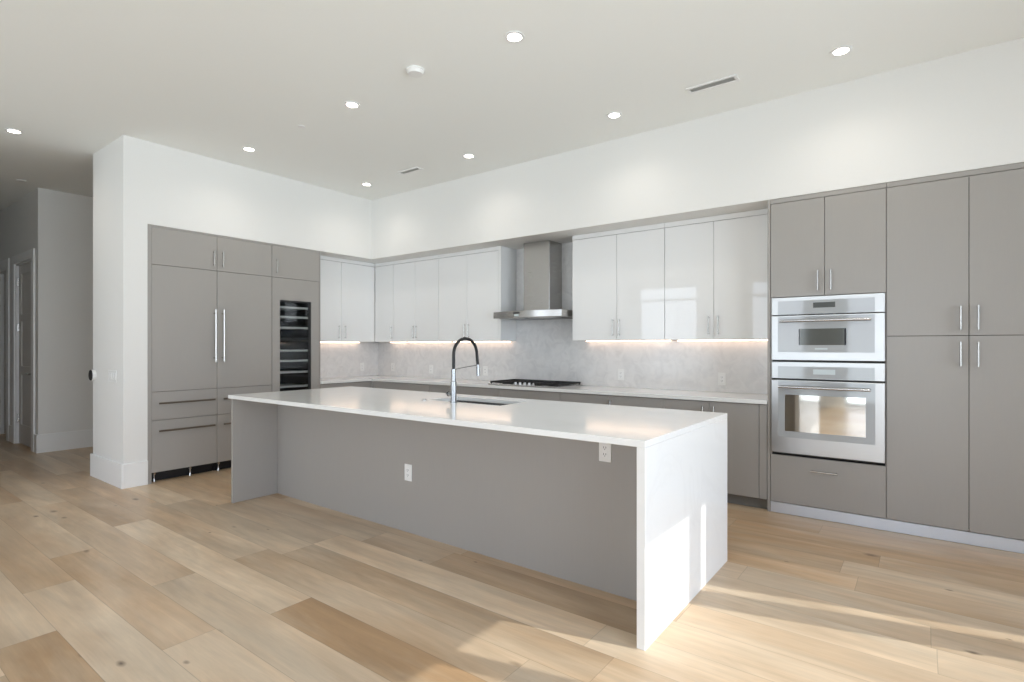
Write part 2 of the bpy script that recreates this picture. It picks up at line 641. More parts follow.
nwin = len(rights)
backs = [(-.40, 1.25), (2.53, 3.85), (4.60, 6.30)]
bm = bmesh.new()
xs = [-.80] + [v for p in backs for v in p] + [XR]
for i in range(0, len(xs), 2):
    box(bm, xs[i], xs[i + 1], YB - .15, YB, 0, H)
for a, c in backs:
    box(bm, a, c, YB - .15, YB, 2.95, H)
struct('wall_rear', bm, M['wall'])
for i, (a, c) in enumerate(backs):
    w = thing('window_%d' % (nwin + i + 1), 'window', 'window', ((a + c) / 2, YB, 0.02))
    del w['label'], w['category']
    w['kind'] = 'structure'
    bm = bmesh.new()
    for q in ((a, a + .05, 0.02, 2.95), (c - .05, c, 0.02, 2.95)):
        box(bm, q[0], q[1], YB - .10, YB - .03, q[2], q[3])
    box(bm, a + .05, c - .05, YB - .10, YB - .03, 2.90, 2.95)
    box(bm, a + .05, c - .05, YB - .10, YB - .03, 2.55, 2.61)
    box(bm, a + .05, c - .05, YB - .10, YB - .03, 0.02, 0.12)
    obj('window_frame', bm, M['frame'], w)
    obj('window_pane', B(a + .05, c - .05, YB - .07, YB - .062, .12, 2.55), M['glass'], w)
    obj('transom_pane', B(a + .05, c - .05, YB - .07, YB - .062, 2.61, 2.90), M['glass'], w)

# baseboards -----------------------------------------------------------------
BH = .23


def bb(name, segs):
    bm = bmesh.new()
    for s in segs:
        box(bm, *s, 0.0, BH, bev=.003)
    struct(name, bm, M['trim'])


bb('baseboard_column', [(-.862, .018, -2.886, -2.867), (.001, .018, -2.867, -2.670), (-.862, -.845, -2.867, .5)])
bb('baseboard_hall_side', [(XH + .001, XH + .018, YH - .018, 3.98)])
bb('baseboard_hall', [(EX1 + .13, DX0 - .13, YH - .018, YH - .001), (DX1 + .125, XH, YH - .018, YH - .001)])
bb('baseboard_right', [(6.72, XR - .01, -.018, -.001)])


# hall doors -----------------------------------------------------------------
def casing(name, x0, x1):
    bm = bmesh.new()
    box(bm, x0 - .115, x0, YH - .022, YH - .001, 0, DH + .115, bev=.003)
    box(bm, x1, x1 + .115, YH - .022, YH - .001, 0, DH + .115, bev=.003)
    box(bm, x0, x1, YH - .022, YH - .001, DH, DH + .115, bev=.003)
    box(bm, x0, x0 + .015, YH, YH + .15, 0, DH)
    box(bm, x1 - .015, x1, YH, YH + .15, 0, DH)
    box(bm, x0 + .015, x1 - .015, YH, YH + .15, DH - .015, DH)
    return struct(name, bm, M['trim'])


casing('trim_1', DX0, DX1)
casing('trim_2', EX0, EX1)


def panel_door(num, x0, x1, yf, m, knob_side, knob_mat, hinges):
    z1 = DH - .02
    w = thing('door_%d' % num, 'door', 'door', ((x0 + x1) / 2, yf, .01))
    del w['label'], w['category']
    w['kind'] = 'structure'
    bm = bmesh.new()
    a, c = x0 + .018, x1 - .018
    box(bm, a, c, yf + .012, yf + .032, .01, z1)
    st = .115
    box(bm, a, a + st, yf, yf + .012, .01, z1, bev=.002)
    box(bm, c - st, c, yf, yf + .012, .01, z1, bev=.002)
    for r0, r1 in ((.01, .27), (.94, 1.06), (1.66, 1.76), (2.30, z1)):
        box(bm, a + st, c - st, yf, yf + .012, r0, r1, bev=.002)
    d = obj('door_panel', bm, m, w)
    kx = (c - .07) if knob_side > 0 else (a + .07)
    bm = bmesh.new()
    cyl(bm, (kx, yf, .97), (kx, yf - .012, .97), .028)
    cyl(bm, (kx, yf - .012, .97), (kx, yf - .05, .97), .010)
    if knob_mat is M['black']:
        cyl(bm, (kx, yf - .045, .97), (kx, yf - .075, .97), .03, .026)
    else:
        tube(bm, [(kx, yf - .05, .97), (kx - .03, yf - .055, .97), (kx - .12, yf - .055, .972)], .009)
    obj('door_handle', bm, knob_mat, w, smooth=True)
    if hinges:
        for hz in (.35, 1.58, 2.2):
            bm = bmesh.new()
            cyl(bm, (a + .002, yf - .010, hz - .055), (a + .002, yf - .010, hz + .055), .009, seg=12)
            box(bm, a - .004, a + .03, yf - .004, yf - .0005, hz - .05, hz + .05)
            obj('hinge', bm, M['nickel'], w)


panel_door(1, DX0, DX1, YH + .03, M['door'], 1, M['nickel'], True)
panel_door(2, EX0, EX1, YH + .10, M['door'], 1, M['black'], False)

# ------------------------------------------------------------------ cabinet helpers
G = .0018           # half gap between fronts


def bar_pull(name, parent, axis, a, b_, fx, fy, out, r=.006, post=.030, m=None, spread=.012):
    """Bar handle. axis 'z': runs from z=a to b_ at (fx,fy); 'x'/'y': horizontal at z=fy."""
    bm = bmesh.new()
    m = m or M['nickel']
    if axis == 'z':
        x, y = fx, fy
        o = Vector(out) * post
        cyl(bm, (x + o.x, y + o.y, a), (x + o.x, y + o.y, b_), r, seg=14)
        for z in (a + spread, b_ - spread):
            cyl(bm, (x, y, z), (x + o.x, y + o.y, z), r * .85, seg=12)
    elif axis == 'x':
        y, z = fx, fy
        o = Vector(out) * post
        cyl(bm, (a, y + o.y, z), (b_, y + o.y, z), r, seg=14)
        for x in (a + spread, b_ - spread):
            cyl(bm, (x, y, z), (x, y + o.y, z), r * .85, seg=12)
    else:
        x, z = fx, fy
        o = Vector(out) * post
        cyl(bm, (x + o.x, a, z), (x + o.x, b_, z), r, seg=14)
        for y in (a + spread, b_ - spread):
            cyl(bm, (x, y, z), (x + o.x, y, z), r * .85, seg=12)
    return obj(name, bm, m, parent, smooth=True)


OUT_Y, OUT_X = (0, -1, 0), (1, 0, 0)


def front_y(name, parent, x0, x1, z0, z1, yf, m, t=.02):
    return obj(name, B(x0 + G, x1 - G, yf, yf + t, z0 + G, z1 - G, bev=.0012), m, parent)


def front_x(name, parent, y0, y1, z0, z1, xf, m, t=.02):
    return obj(name, B(xf - t, xf, y0 + G, y1 - G, z0 + G, z1 - G, bev=.0012), m, parent)


# ------------------------------------------------------------------ tall cabinets, right
TZ0, TZ1 = .088, 2.465
# oven cabinet with two side panels, head rail, doors over, drawer below
t = thing('oven_cabinet', 'tall grey cabinet housing the built-in microwave and oven', 'cabinet', (5.36, .3, 0))
bm = bmesh.new()
box(bm, 4.951, 4.972, 0, .600, 0, S - .002)
box(bm, 5.7395, 5.7415, .0, .600, .087, TZ1)
obj('side_panel', bm, M['grey'], t)
bm = bmesh.new()
box(bm, 4.973, 5.739, .024, .598, 1.716, TZ1)
box(bm, 4.973, 5.739, .024, .598, .10, .465)
box(bm, 4.973, 5.739, .58, .598, .465, 1.716)
obj('body', bm, M['carcass'], t)
obj('top_rail', B(4.973, 5.7405, .004, .03, TZ1 + .003, S - .002), M['grey'], t)
obj('filler_strip', B(4.973, 4.984, .004, .024, .466, 1.714), M['grey'], t)
obj('filler_strip', B(5.7345, 5.739, .004, .024, .466, 1.714), M['grey'], t)
d = front_y('door', t, 4.974, 5.353, 1.714, TZ1, 0, M['grey'])
bar_pull('door_handle', d, 'z', 1.755, 1.907, 5.309, 0, OUT_Y)
d = front_y('door', t, 5.353, 5.740, 1.714, TZ1, 0, M['grey'])
bar_pull('door_handle', d, 'z', 1.755, 1.907, 5.396, 0, OUT_Y)
d = front_y('drawer', t, 4.974, 5.740, TZ0, .466, 0, M['grey'])
bar_pull('drawer_handle', d, 'x', 5.262, 5.441, 0, .368, OUT_Y, r=.005)


def pantry(x0, xm, x1, label):
    t = thing('pantry_cabinet', label, 'cabinet', ((x0 + x1) / 2, .3, 0))
    obj('body', B(x0 + .002, x1 - .002, .024, .598, .10, TZ1), M['carcass'], t)
    obj('top_rail', B(x0 + .001, x1 - .001, .004, .03, TZ1 + .003, S - .002), M['grey'], t)
    for a, c, hx in ((x0, xm, xm - .044), (xm, x1, xm + .046)):
        d = front_y('door', t, a, c, 1.399, TZ1, 0, M['grey'])
        bar_pull('door_handle', d, 'z', 1.437, 1.597, hx, 0, OUT_Y)
        d = front_y('door', t, a, c, TZ0, 1.399, 0, M['grey'])
        bar_pull('door_handle', d, 'z', 1.195, 1.357, hx, 0, OUT_Y)
    return t


pantry(5.742, 6.196, 6.652, 'tall grey four-door pantry cabinet to the right of the ovens')
solo('tall_end_panel', B(6.654, 6.698, 0, .600, 0, S - .002), M['grey'], 'grey end panel closing the pantry run at the right', 'panel')
solo('toe_kick', B(4.974, 6.652, .002, .018, 0.002, .085, bev=.001), M['alu'],
     'silver metal toe kick strip along the floor under the tall grey cabinets', 'toe kick')

# microwave -----------------------------------------------------------------
t = thing('microwave', 'stainless built-in microwave with grey glass door above the wall oven', 'microwave', (5.359, .2, 1.214))
obj('housing', B(4.987, 5.732, .03, .45, 1.216, 1.708), M['carcass'], t)
bm = bmesh.new()
box(bm, 4.985, 5.7335, -.012, .028, 1.574, 1.711, bev=.002)
cp = obj('control_panel', bm, M['steel_bright'], t)
obj('glass', B(5.031, 5.673, -.0135, -.0122, 1.575, 1.682), M['mirrorglass'], cp)
obj('display', B(5.278, 5.425, -.0147, -.0137, 1.622, 1.662), M['display'], cp)
for i, (a, c) in enumerate(((5.125, 5.165), (5.178, 5.232), (5.243, 5.292), (5.305, 5.345), (5.372, 5.415), (5.430, 5.485), (5.500, 5.553), (5.568, 5.605))):
    obj('vent_slot', B(a, c, -.0175, -.0165, 1.567, 1.573), M['slot'], t)
dr = obj('door', B(4.985, 5.7335, -.016, .028, 1.219, 1.567, bev=.002), M['steel_bright'], t)
obj('glass', B(5.031, 5.673, -.0175, -.0162, 1.280, 1.560), M['mirrorglass'], dr)
obj('window', B(5.188, 5.484, -.0187, -.0177, 1.336, 1.462), M['mwglass'], dr)
obj('window_border', B(5.180, 5.188, -.0189, -.0177, 1.336, 1.462), M['blackglass'], dr)
obj('window_border', B(5.484, 5.496, -.0189, -.0177, 1.336, 1.462), M['blackglass'], dr)
obj('badge', B(5.29, 5.375, -.0185, -.0177, 1.302, 1.314, bev=.0003), M['display_lit'], dr, label='pale maker badge below the window')
bar_pull('door_handle', dr, 'x', 5.050, 5.650, -.016, 1.524, OUT_Y, r=.0105, post=.042, m=M['steel'], spread=.03)
obj('reveal', B(4.990, 5.728, -.004, .028, 1.2055, 1.2185), M['slot'], t)

# wall oven -----------------------------------------------------------------
t = thing('wall_oven', 'stainless built-in wall oven with large window under the microwave', 'oven', (5.359, .2, .478))
obj('housing', B(4.987, 5.732, .03, .55, .480, 1.204), M['carcass'], t)
cp = obj('control_panel', B(4.985, 5.7335, -.012, .028, 1.074, 1.204, bev=.002), M['steel_bright'], t)
obj('glass', B(5.031, 5.673, -.0135, -.0122, 1.078, 1.170), M['mirrorglass'], cp)
obj('display', B(5.278, 5.425, -.0147, -.0137, 1.112, 1.150), M['display_lit'], cp)
obj('reveal', B(5.0, 5.718, -.004, .028, 1.062, 1.073), M['slot'], t)
dr = obj('door', B(4.985, 5.7335, -.018, .028, .4885, 1.061, bev=.002), M['steel_bright'], t)
obj('glass', B(5.033, 5.676, -.0195, -.0182, .612, 1.056), M['mirrorglass'], dr)
obj('window', B(5.083, 5.618, -.0207, -.0197, .662, .948), M['ovenglass'], dr)
bar_pull('door_handle', dr, 'x', 5.043, 5.648, -.018, 1.009, OUT_Y, r=.0105, post=.042, m=M['steel'], spread=.03)
bm = bmesh.new()
box(bm, 4.99, 5.728, -.010, .028, .479, .4865)
obj('lower_vent', bm, M['slot'], t)

# ------------------------------------------------------------------ base cabinets, back wall
BZ0, BZ1 = .090, .855


def base_unit(x0, x1, label, layout, group=None):
    t = thing('base_cabinet', label, 'cabinet', ((x0 + x1) / 2, .3, 0), group)
    obj('body', B(x0 + .001, x1 - .001, .022, .597, .087, .858), M['carcass'], t)
    obj('toe_board', B(x0 + .001, x1 - .001, .05, .062, 0.001, .086), M['grey_dark'], t)
    for kind, *q in layout:
        if kind == 'door':
            a, c, hx = q
            d = front_y('door', t, a, c, BZ0, BZ1, 0, M['grey'])
            if hx is not None:
                bar_pull('door_handle', d, 'z', .655, .815, hx, 0, OUT_Y)
        elif kind == 'drawers':
            a, c = q
            for z0, z1 in ((BZ0, .37), (.37, .64), (.64, BZ1)):
                d = front_y('drawer', t, a, c, z0, z1, 0, M['grey'])
                mx = (a + c) / 2
                hz = (z0 + z1) / 2 if z1 < .8 else .72
                bar_pull('drawer_handle', d, 'x', mx - .09, mx + .09, 0, hz, OUT_Y)
    return t


base_unit(.024, 1.113, 'grey corner base cabinet nearest the room corner on the back wall', [('door', .060, 1.113, None)])
base_unit(1.113, 2.194, 'wide grey drawer base cabinet behind the black-hosed faucet, left of the cooktop', [('drawers', 1.113, 2.194)])
base_unit(2.194, 2.989, 'grey drawer base cabinet directly below the gas cooktop', [('drawers', 2.194, 2.989)])
base_unit(2.989, 3.531, 'narrow grey drawer base cabinet just right of the cooktop', [('drawers', 2.989, 3.531)])
base_unit(3.531, 4.089, 'grey base cabinet with one door, left of the double-door base cabinet', [('door', 3.531, 4.089, 3.565)])
base_unit(4.089, 4.949, 'grey double-door base cabinet beside the oven cabinet',
          [('door', 4.089, 4.488, 4.440), ('door', 4.488, 4.887, 4.532), ('door', 4.888, 4.948, None)])

# base cabinets on the left wall
t = thing('base_cabinet', 'short grey base cabinet between the wine cooler and the room corner', 'cabinet', (-.3, -.4, 0))
obj('body', B(-.597, -.022, -.783, .597, .087, .858), M['carcass'], t)
obj('toe_board', B(-.062, -.05, -.783, .04, 0.001, .086), M['grey_dark'], t)
d = front_x('door', t, -.783, -.022, BZ0, BZ1, 0, M['grey'])
obj('corner_filler', B(-.018, .058, .001, .020, BZ0, BZ1), M['grey'], t)
obj('corner_filler', B(-.019, -.0005, -.021, .0005, BZ0, BZ1), M['grey'], t)

# countertop: one L shaped slab
bm = bmesh.new()
prism(bm, [(-.599, -.784), (.022, -.784), (.022, -.022), (4.949, -.022), (4.949, .599), (-.599, .599)], .860, .892)
bmesh.ops.bevel(bm, geom=list(bm.edges), offset=.0018, segments=1, affect='EDGES')
solo('countertop', bm, M['quartz'], 'white quartz L-shaped counter running along both walls under the wall cabinets', 'countertop')

# backsplash: L in plan, full height behind the hood
bm = bmesh.new()
box(bm, -.580, 1.998, .581, .601, .893, 1.384)
box(bm, 2.002, 2.963, .581, .601, .893, S - .002)
box(bm, 1.998, 2.002, .581, .601, .893, 1.384)
box(bm, 2.963, 4.949, .581, .601, .893, 1.384)
box(bm, -.601, -.581, -.783, .601, .893, 1.384)
solo('backsplash', bm, M['splash'], 'pale veined stone backsplash above the counter, rising behind the range hood', 'backsplash')

# ------------------------------------------------------------------ wall cabinets
UZ0, UZ1 = 1.388, 2.455
UF = .28


def led(parent, x0, x1, y0, y1):
    p = obj('light_strip', B(x0, x1, y0, y1, UZ0 - .010, UZ0 - .001, bev=.001), M['led'], parent, label='glowing warm LED strip')
    return p


def upper_unit(x0, x1, label, doors, strip, end=None):
    t = thing('wall_cabinet', label, 'cabinet', ((x0 + x1) / 2, .45, UZ0))
    obj('body', B(x0 + .001, x1 - .001, UF + .022, .579, UZ0, UZ1), M['carcass_white'], t)
    obj('head_filler', B(x0 + .001, x1 - .001, UF + .001, UF + .03, UZ1 + .0025, S - .002), M['gloss'], t)
    for a, c, hx in doors:
        d = front_y('door', t, a, c, UZ0, UZ1, UF, M['gloss'])
        if hx is not None:
            bar_pull('door_handle', d, 'z', 1.432, 1.600, hx, UF, OUT_Y, r=.005, post=.026)
    if end:
        obj('end_panel', B(end[0], end[1], UF, .579, UZ0, S - .002), M['gloss'], t)
    if strip:
        led(t, strip[0], strip[1], .525, .537)
    return t


upper_unit(2.967, 3.984, 'glossy white double-door wall cabinet just right of the range hood',
           [(2.969, 3.484, 3.448), (3.484, 3.984, 3.520)], (3.0, 3.95))
upper_unit(3.986, 4.949, 'glossy white double-door wall cabinet beside the tall oven cabinet',
           [(3.986, 4.443, 4.402), (4.443, 4.947, 4.488)], (4.02, 4.93))
upper_unit(.982, 1.960, 'glossy white double-door wall cabinet just left of the range hood',
           [(.982, 1.470, 1.440), (1.470, 1.960, 1.505)], (1.01, 1.95), end=(1.962, 2.000))
upper_unit(.112, .980, 'glossy white double-door wall cabinet between the hood-side pair and the corner cabinet',
           [(.112, .545, .520), (.545, .980, .578)], (.14, .96))
t = upper_unit(-.278, .110, 'glossy white single-door wall cabinet in the room corner on the back wall',
               [(-.278, .110, .085)], (-.24, .09))

t = thing('wall_cabinet', 'glossy white double-door wall cabinet beside the wine cooler on the left wall', 'cabinet', (-.45, -.5, UZ0))
obj('body', B(-.579, -.302, -.783, .278, UZ0, UZ1), M['carcass_white'], t)
obj('head_filler', B(-.31, -.281, -.783, .278, UZ1 + .0025, S - .002), M['gloss'], t)
for a, c, hy in ((-.783, -.280, -.325), (-.280, .276, -.228)):
    d = front_x('door', t, a, c, UZ0, UZ1, -.28, M['gloss'])
    bar_pull('door_handle', d, 'z', 1.432, 1.605, -.28, hy, OUT_X, r=.005, post=.026)
obj('light_strip', B(-.537, -.525, -.76, .20, UZ0 - .010, UZ0 - .001, bev=.001), M['led'], t, label='glowing warm LED strip')

# ------------------------------------------------------------------ range hood
t = thing('range_hood', 'stainless steel chimney range hood over the gas cooktop', 'range hood', (2.477, .35, 1.645))
bm = bmesh.new()
pts = [(2.937, .579), (2.937, .115)]
for i in range(1, 20):
    u = i / 20
    pts.append((2.937 - .914 * u, .115 - .075 * math.sin(math.pi * u)))
pts += [(2.023, .115), (2.023, .579)]
prism(bm, pts, 1.643, 1.715)
bmesh.ops.bevel(bm, geom=[e for e in bm.edges if abs(e.verts[0].co.z - e.verts[1].co.z) < 1e-5], offset=.002, segments=1, affect='EDGES')
can = obj('canopy', bm, M['steel_hood'], t, smooth=True)
bm = bmesh.new()
box(bm, 2.301, 2.653, .317, .579, 1.716, S - .003, bev=.0015)
obj('chimney', bm, M['steel_hood'], t)
for a in (2.10, 2.50):
    bm = bmesh.new()
    for i in range(9):
        box(bm, a + i * .038, a + i * .038 + .022, .15, .52, 1.634, 1.642)
    box(bm, a - .01, a + .345, .14, .15, 1.634, 1.642)
    box(bm, a - .01, a + .345, .52, .53, 1.634, 1.642)
    obj('grease_filter', bm, M['steel'], t)
bm = bmesh.new()
box(bm, 2.365, 2.445, .0365, .055, 1.683, 1.698)
obj('control_buttons', bm, M['black'], can)
obj('badge', B(2.375, 2.435, .0365, .055, 1.655, 1.678), M['display_lit'], can, label='small pale badge under the dark buttons')

# ------------------------------------------------------------------ cooktop
CX0, CX1, CY0, CY1, CZ = 1.995, 2.935, .05, .56, .893
t = thing('gas_cooktop', 'black and stainless gas cooktop with cast iron grates on the back counter', 'cooktop', (2.47, .31, CZ))
obj('tray', B(CX0, CX1, CY0, CY1, CZ, CZ + .012, bev=.003), M['steel'], t)
third = (CX1 - CX0 - .04) / 3
for i in range(3):
    a = CX0 + .015 + i * (third + .005)
    c = a + third
    y0 = CY0 + (.105 if i == 1 else .02)
    y1 = CY1 - .02
    bm = bmesh.new()
    z0, z1 = CZ + .022, CZ + .040
    w = .012
    box(bm, a, c, y0, y0 + w, z0, z1); box(bm, a, c, y1 - w, y1, z0, z1)
    box(bm, a, a + w, y0 + w, y1 - w, z0, z1); box(bm, c - w, c, y0 + w, y1 - w, z0, z1)
    mx = (a + c) / 2; my = (y0 + y1) / 2
    box(bm, a + w, c - w, my - w / 2, my + w / 2, z0, z1)
    for yy in (y0 + (y1 - y0) * .25, y0 + (y1 - y0) * .75):
        box(bm, a + w, mx - .03, yy - .005, yy + .005, z0 + .001, z1 - .001)
        box(bm, mx + .03, c - w, yy - .005, yy + .005, z0 + .001, z1 - .001)
    box(bm, mx - .005, mx + .005, y0 + w, my - .04, z0 + .001, z1 - .001)
    box(bm, mx - .005, mx + .005, my + .04, y1 - w, z0 + .001, z1 - .001)
    for fx in (a + .004, c - .016):
        for fy in (y0 + .004, y1 - .016):
            box(bm, fx, fx + .012, fy, fy + .012, CZ + .012, z0)
    obj('grate', bm, M['iron'], t)
for bx, by, br in ((2.16, .18, .04), (2.16, .44, .035), (2.47, .36, .055), (2.78, .18, .035), (2.78, .44, .04)):
    bm = bmesh.new()
    cyl(bm, (bx, by, CZ + .012), (bx, by, CZ + .020), br * 1.15, seg=24)
    cyl(bm, (bx, by, CZ + .020), (bx, by, CZ + .028), br, br * .9, seg=24)
    obj('burner', bm, M['iron'], t, smooth=True)
for i in range(5):
    kx = 2.345 + i * .0625
    bm = bmesh.new()
    cyl(bm, (kx, .105, CZ + .012), (kx, .105, CZ + .018), .023, seg=20)
    cyl(bm, (kx, .105, CZ + .018), (kx, .105, CZ + .036), .018, .016, seg=20)
    obj('knob', bm, M['steel_bright'], t, smooth=True, label='steel control knob')

# ------------------------------------------------------------------ fridge wall
FZ = 2.484
bm = bmesh.new()
box(bm, -.60, .002, -2.667, -2.634, 0, S - .002)
solo('fridge_end_panel', bm, M['grey'], 'narrow grey full-height panel between the white column and the refrigerator', 'panel')
solo('wine_cooler_side_panel', B(-.60, 0, -.800, -.786, 0, S - .002), M['grey'], 'thin grey upright panel between the wine cooler and the white wall cabinet', 'panel')
solo('top_rail', B(-.03, -.002, -2.633, -.801, FZ + .001, S - .002), M['grey'], 'thin grey rail over the cabinets above refrigerator and wine cooler', 'rail')


def fridge(y0, y1, hy, label):
    t = thing('refrigerator', label, 'refrigerator', (-.3, (y0 + y1) / 2, 0))
    obj('body', B(-.58, -.024, y0 + .002, y1 - .002, .105, 2.118), M['carcass'], t)
    obj('base_grille', B(-.20, -.10, y0 + .004, y1 - .004, .0, .104), M['black'], t, label='dark recess under the doors')
    d = front_x('door', t, y0, y1, .883, 2.122, 0, M['grey'])
    bar_pull('door_handle', d, 'z', 1.165, 1.712, 0, hy, OUT_X, r=.009, post=.045, m=M['nickel'], spread=.04)
    for z0, z1, hz in ((.605, .883, .772), (.100, .605, .503)):
        d = front_x('drawer', t, y0, y1, z0, z1, 0, M['grey'])
        bar_pull('drawer_handle', d, 'y', y0 + .055, y1 - .035, 0, hz, OUT_X, r=.0085, post=.035, m=M['bronze'], spread=.03)
    for fy in (y0 + .045, y0 + .375):
        bm = bmesh.new()
        cyl(bm, (-.07, fy, .03), (-.07, fy, .104), .006, seg=12)
        cyl(bm, (-.07, fy, .0), (-.07, fy, .03), .016, .010, seg=16)
        cyl(bm, (-.07, fy, .068), (-.07, fy, .09), .014, seg=6)
        obj('levelling_foot', bm, M['nickel'], t, smooth=True)
    return t


fridge(-2.633, -2.022, -2.052, 'grey panelled refrigerator column next to the white wall column')
fridge(-2.021, -1.415, -1.968, 'grey panelled refrigerator column next to the wine cooler')

t = thing('overhead_cabinet', 'grey double-door cabinet above the two refrigerator columns', 'cabinet', (-.3, -2.02, 2.125))
obj('body', B(-.58, -.024, -2.631, -1.417, 2.126, FZ), M['carcass'], t)
d = front_x('door', t, -2.633, -2.022, 2.122, FZ, 0, M['grey'])
bar_pull('door_handle', d, 'z', 2.17, 2.328, 0, -2.058, OUT_X)
d = front_x('door', t, -2.022, -1.415, 2.122, FZ, 0, M['grey'])
bar_pull('door_handle', d, 'z', 2.17, 2.328, 0, -1.968, OUT_X)
t = thing('overhead_cabinet', 'grey single-door cabinet above the wine cooler', 'cabinet', (-.3, -1.1, 2.125))
obj('body', B(-.58, -.024, -1.412, -.803, 2.126, FZ), M['carcass'], t)
d = front_x('door', t, -1.414, -.802, 2.122, FZ, 0, M['grey'])
bar_pull('door_handle', d, 'z', 2.17, 2.333, 0, -1.360, OUT_X)

# wine cooler
t = thing('wine_cooler', 'tall wine cooler with grey panelled door and narrow glass window', 'wine cooler', (-.3, -1.1, 0))
bm = bmesh.new()
y0, y1, gz0, gz1, gy0, gy1 = -1.413, -.803, .30, 1.866, -1.318, -.912
box(bm, -.58, -.56, y0, y1, .105, 2.118)
box(bm, -.56, -.024, y0, y0 + .03, .105, 2.118)
box(bm, -.56, -.024, y1 - .03, y1, .105, 2.118)
box(bm, -.56, -.024, y0 + .03, y1 - .03, 2.0, 2.118)
box(bm, -.56, -.024, y0 + .03, y1 - .03, .105, .15)
obj('body', bm, M['blackglass'], t)
bm = bmesh.new()
box(bm, -.02, 0, y0 + G, gy0, .10 + G, 2.122 - G)
box(bm, -.02, 0, gy1, y1 - G, .10 + G, 2.122 - G)
box(bm, -.02, 0, gy0, gy1, gz1, 2.122 - G)
box(bm, -.02, 0, gy0, gy1, .10 + G, gz0)
d = obj('door', bm, M['grey'], t)
bm = bmesh.new()
for q in ((gy0, gy0 + .006, gz0, gz1), (gy1 - .035, gy1, gz0, gz1)):
    box(bm, -.016, -.008, q[0], q[1], q[2], q[3])
box(bm, -.016, -.008, gy0 + .006, gy1 - .035, gz1 - .02, gz1)
obj('glass_border', bm, M['black'], d)
obj('glass', B(-.016, -.011, gy0 + .006, gy1 - .035, gz0, gz1 - .02), M['glass'], d)
for z in (1.785, 1.672, 1.546, 1.275, 1.155, 1.020, .850, .72, .58, .44):
    bm = bmesh.new()
    box(bm, -.055, -.035, gy0 - .02, gy1 + .01, z - .012, z + .012, bev=.002)
    for k in range(6):
        yy = gy0 + .02 + k * .07
        box(bm, -.50, -.055, yy, yy + .012, z - .006, z + .004)
    obj('shelf', bm, M['shelf'], t)
obj('zone_divider', B(-.5, -.035, gy0 - .05, gy1 + .05, 1.395, 1.43), M['slot'], t)
obj('toe_grille', B(-.20, -.10, y0 + .004, y1 - .004, .0, .104), M['black'], t)

# ------------------------------------------------------------------ island
IX0, IX1, IY0, IY1 = 1.243, 4.986, -2.500, -1.252
TZ, TH = .914, .030
PY = -2.085
# slab with a sink cut-out, waterfall end on the right
SX0, SX1, SY0, SY1 = 2.895, 3.600, -1.765, -1.430
bm = bmesh.new()


def grid_slab(bm, xs, ys, z0, z1, hole):
    vt = {}
    def v(i, j, k):
        key = (i, j, k)
        if key not in vt:
            vt[key] = bm.verts.new((xs[i], ys[j], z1 if k else z0))
        return vt[key]
    solid = {(i, j) for i in range(len(xs) - 1) for j in range(len(ys) - 1)} - hole
    for i, j in solid:
        bm.faces.new((v(i, j, 1), v(i + 1, j, 1), v(i + 1, j + 1, 1), v(i, j + 1, 1)))
        bm.faces.new((v(i, j, 0), v(i, j + 1, 0), v(i + 1, j + 1, 0), v(i + 1, j, 0)))
        for (di, dj, p, q) in ((-1, 0, (0, 1), (0, 0)), (1, 0, (1, 0), (1, 1)), (0, -1, (0, 0), (1, 0)), (0, 1, (1, 1), (0, 1))):
            if (i + di, j + dj) not in solid:
                a = (i + p[0], j + p[1]); c = (i + q[0], j + q[1])
                bm.faces.new((v(*a, 0), v(*c, 0), v(*c, 1), v(*a, 1)))


t = thing('island_countertop', 'long white quartz island worktop folding down to the floor as a waterfall end', 'countertop', ((IX0 + IX1) / 2, (IY0 + IY1) / 2, 0))
grid_slab(bm, [IX0, SX0, SX1, IX1], [IY0, SY0, SY1, IY1], TZ - TH, TZ, {(1, 1)})
bmesh.ops.recalc_face_normals(bm, faces=bm.faces)
be = [e for e in bm.edges if e.calc_face_angle(0) > 1.0]
bmesh.ops.bevel(bm, geom=be, offset=.0015, segments=1, affect='EDGES')
obj('worktop', bm, M['quartz'], t)
obj('waterfall_panel', B(IX1 - .040, IX1, IY0, IY1, 0, TZ - TH - .0002, bev=.0012), M['quartz'], t)

t = thing('island_cabinet', 'long grey kitchen island base with knee space under the overhang', 'island', (3.1, -1.7, 0))
wx1 = IX1 - .041
obj('back_panel', B(1.292, wx1, PY, PY + .02, 0, TZ - TH - .001), M['grey'], t)
obj('end_panel', B(1.262, 1.291, -2.482, -1.275, 0, TZ - TH - .001), M['grey'], t)
bm = bmesh.new()
box(bm, 1.292, SX0 - .05, PY + .021, -1.30, .10, TZ - TH - .001)
box(bm, SX1 + .05, wx1, PY + .021, -1.30, .10, TZ - TH - .001)
box(bm, SX0 - .05, SX1 + .05, PY + .021, SY0 - .05, .10, TZ - TH - .001)
box(bm, SX0 - .05, SX1 + .05, SY0 - .05, -1.30, .10, .60)
obj('body', bm, M['carcass'], t)
obj('toe_board', B(1.292, wx1, -1.36, -1.345, 0.001, .099), M['grey_dark'], t)
n = 6
for i in range(n):
    a = 1.292 + (wx1 - 1.292) * i / n
    c = 1.292 + (wx1 - 1.292) * (i + 1) / n
    d = obj('door', B(a + G, c - G, -1.298, -1.278, .10, TZ - TH - .005, bev=.001), M['grey'], t)
    hx = c - .045 if i % 2 == 0 else a + .045
    bar_pull('door_handle', d, 'z', .66, .82, hx, -1.278, (0, 1, 0))

